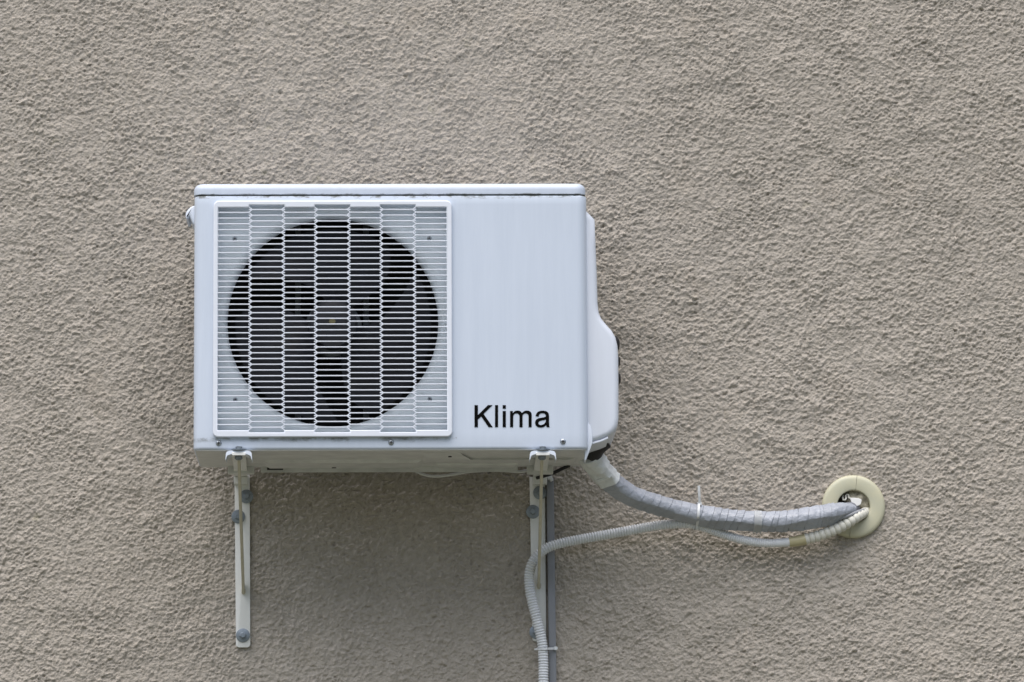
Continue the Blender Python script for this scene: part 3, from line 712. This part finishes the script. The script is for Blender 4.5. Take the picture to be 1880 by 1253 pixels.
for k in range(0, 9): a = R(-5 + 100 * k / 8); loop.append((pc_.x, pc_.y + rp_ * 1.08 * math.cos(a), pc_.z + rp_ * 1.05 * math.sin(a)))
obj('loop', ribbon(loop, (1, 0, 0), tie_w, 0.0014), M_TIE, tie)
hd = at(1284.5, 925.5, -0.085)
obj('head', box(bmesh.new(), hd.x - tie_w * 0.8, hd.x + tie_w * 0.8, hd.y - 0.003, hd.y + 0.004, hd.z - 0.003, hd.z + 0.003, 0.0006), M_TIE, tie)
obj('tail', ribbon([at(1284.5, 927, -0.086), at(1284, 912, -0.092), at(1283.4, 902, -0.094), at(1283, 892, -0.095)], (1, 0, 0), tie_w, 0.0013), M_TIE, tie)
tie2 = thing('cable_tie', 'pale nylon cable tie strapping the drain hose to the grey duct', 'cable tie', at(1004, 1191, -0.04), 'cable ties on the hose')
yy = -0.0462
strap = [at(1023.5, 1190.5, -0.012), at(1023.3, 1190.5, -0.022), at(1018, 1190.8, -0.0235), at(1010, 1191.2, -0.034), at(1004, 1191.4, yy), at(996, 1191.6, yy - 0.0006), at(990, 1191.8, yy + 0.004), at(986, 1191.8, yy + 0.012)]
obj('loop', ribbon(strap, (0, 0, 1), 4.2 * unit(-0.04), 0.0014), M_TIE, tie2)
hd = at(1020, 1190.8, -0.025)
obj('head', box(bmesh.new(), hd.x - 0.003, hd.x + 0.003, hd.y - 0.003, hd.y + 0.002, hd.z - 0.0036, hd.z + 0.0036, 0.0006), M_TIE, tie2)
obj('tail', ribbon([at(988, 1191.8, -0.036), at(984.5, 1192.2, -0.034), at(981.5, 1192.6, -0.03)], (0, 0, 1), 3.4 * unit(-0.04), 0.0012), M_TIE, tie2)

# ------------------------------------------------------------------ wall hole: two-piece flange and what is stuffed inside
fl = thing('wall_flange', 'yellowed cream plastic ring around the pipe hole in the wall', 'flange', HOLE)
def half(a0, a1, n=40):
    bm = bmesh.new(); u = unit(-0.01); Ro, Ri = 58 * u, 30 * u; c = at(1567.4, 930, -0.012)
    prof = [(Ro, 0.004), (Ro, -0.006), (Ro - 0.0012, -0.0092), (Ro - 0.004, -0.0115), (Ro - 0.009, -0.0125), (Ri + 0.004, -0.0132), (Ri + 0.0012, -0.0122), (Ri, -0.0098), (Ri, 0.05)]
    rings = []
    for k in range(n + 1):
        a = R(a0 + (a1 - a0) * k / n); rings.append([bm.verts.new((c.x + r * math.cos(a), y, c.z + r * math.sin(a))) for r, y in prof])
    for A, B in zip(rings, rings[1:]):
        for j in range(len(prof) - 1): bm.faces.new((A[j], A[j + 1], B[j + 1], B[j]))
    bm.faces.new(rings[0]); bm.faces.new(list(reversed(rings[-1])))
    return bm
obj('flange_half', half(-98.6, 82.6), M_RING, fl, True); obj('flange_half', half(83.3, 260.7), M_RING, fl, True)
def lump(name, px, py, Y, rx, ry, rz, m, seed, amp=0.25, parent=None):
    bm = bmesh.new(); bmesh.ops.create_icosphere(bm, subdivisions=4, radius=1.0); r = np.random.RandomState(seed); k = r.randn(14, 3) * 3.2; ph = r.rand(14) * 6.28
    u = unit(Y); c = at(px, py, Y)
    for v in bm.verts:
        p = np.array(v.co); d = 1 + amp * np.sum(np.sin(k @ p + ph)) / 5
        v.co = c + Vector((v.co.x * rx * u, v.co.y * ry * u, v.co.z * rz * u)) * d
    return obj(name, bm, m, parent, True)
ff = lump('filler_foam', 1577, 920, 0.012, 23, 16, 20, M_FILL, 4, 0.22)
tag(ff, 'crumbly brown grey filler stuffed in the pipe hole behind the ring', 'filler')
fk = [(1561, 916), (1563.5, 914.2), (1570, 914.6), (1576, 915), (1582, 917.5), (1581.5, 922), (1580, 926.5), (1574, 929.3), (1567.5, 928.4), (1564, 923.5)]
pf = obj('plaster_flake', prism(pxpoly(fk, -0.019), -0.019, -0.014, 0.0006, 1), M_FLAKE); tag(pf, 'bright white flake lying in the pipe hole on the grey foam', 'flake')
cr = obj('curled_strip', ribbon([at(x, y, Y) for x, y, Y in ((1549, 909, 0.004), (1547.5, 913, 0.0), (1548.5, 917.5, -0.003), (1551.5, 918.3, -0.004), (1554, 915, -0.002), (1553, 910.5, 0.0), (1555.5, 907.5, 0.0), (1558, 909, -0.002), (1558.5, 913, -0.004), (1562, 915.5, -0.005))], (0.3, 1, 0.2), 0.006, 0.0028), M_HOSE2, None, True)
tag(cr, 'small curled pale strip at the top left inside the pipe hole', 'strip')

# ------------------------------------------------------------------ loose cable under the unit
cb = obj('loose_cable', tube(pxpath([(748, 856, -0.13, 2.6), (760, 863.5, -0.10, 2.6), (772, 869.5, -0.095, 2.6), (788, 874, -0.092, 2.6), (808, 874.6, -0.092, 2.6), (832, 871.5, -0.092, 2.6), (858, 867, -0.092, 2.6), (885, 864.8, -0.092, 2.6), (920, 864.5, -0.092, 2.6), (945, 866, -0.09, 2.6), (960, 866, -0.088, 2.6), (975, 862, -0.085, 2.6)]), 0.004, 10), M_CABLE, None, True)
tag(cb, 'thin grey cable sagging below the underside of the unit', 'cable')
cb2 = obj('black_cable', tube(pxpath([(985, 878, -0.05, 3), (1000, 874, -0.06, 3.2), (1015, 869, -0.08, 3.2), (1030, 862, -0.11, 3.2), (1045, 855, -0.13, 3.2)]), 0.004, 10), M_BLACK, None, True)
tag(cb2, 'short black cable under the unit beside the right bracket', 'cable')

# ------------------------------------------------------------------ render
S.render.engine = 'CYCLES'
S.render.resolution_x, S.render.resolution_y = 1024, 682
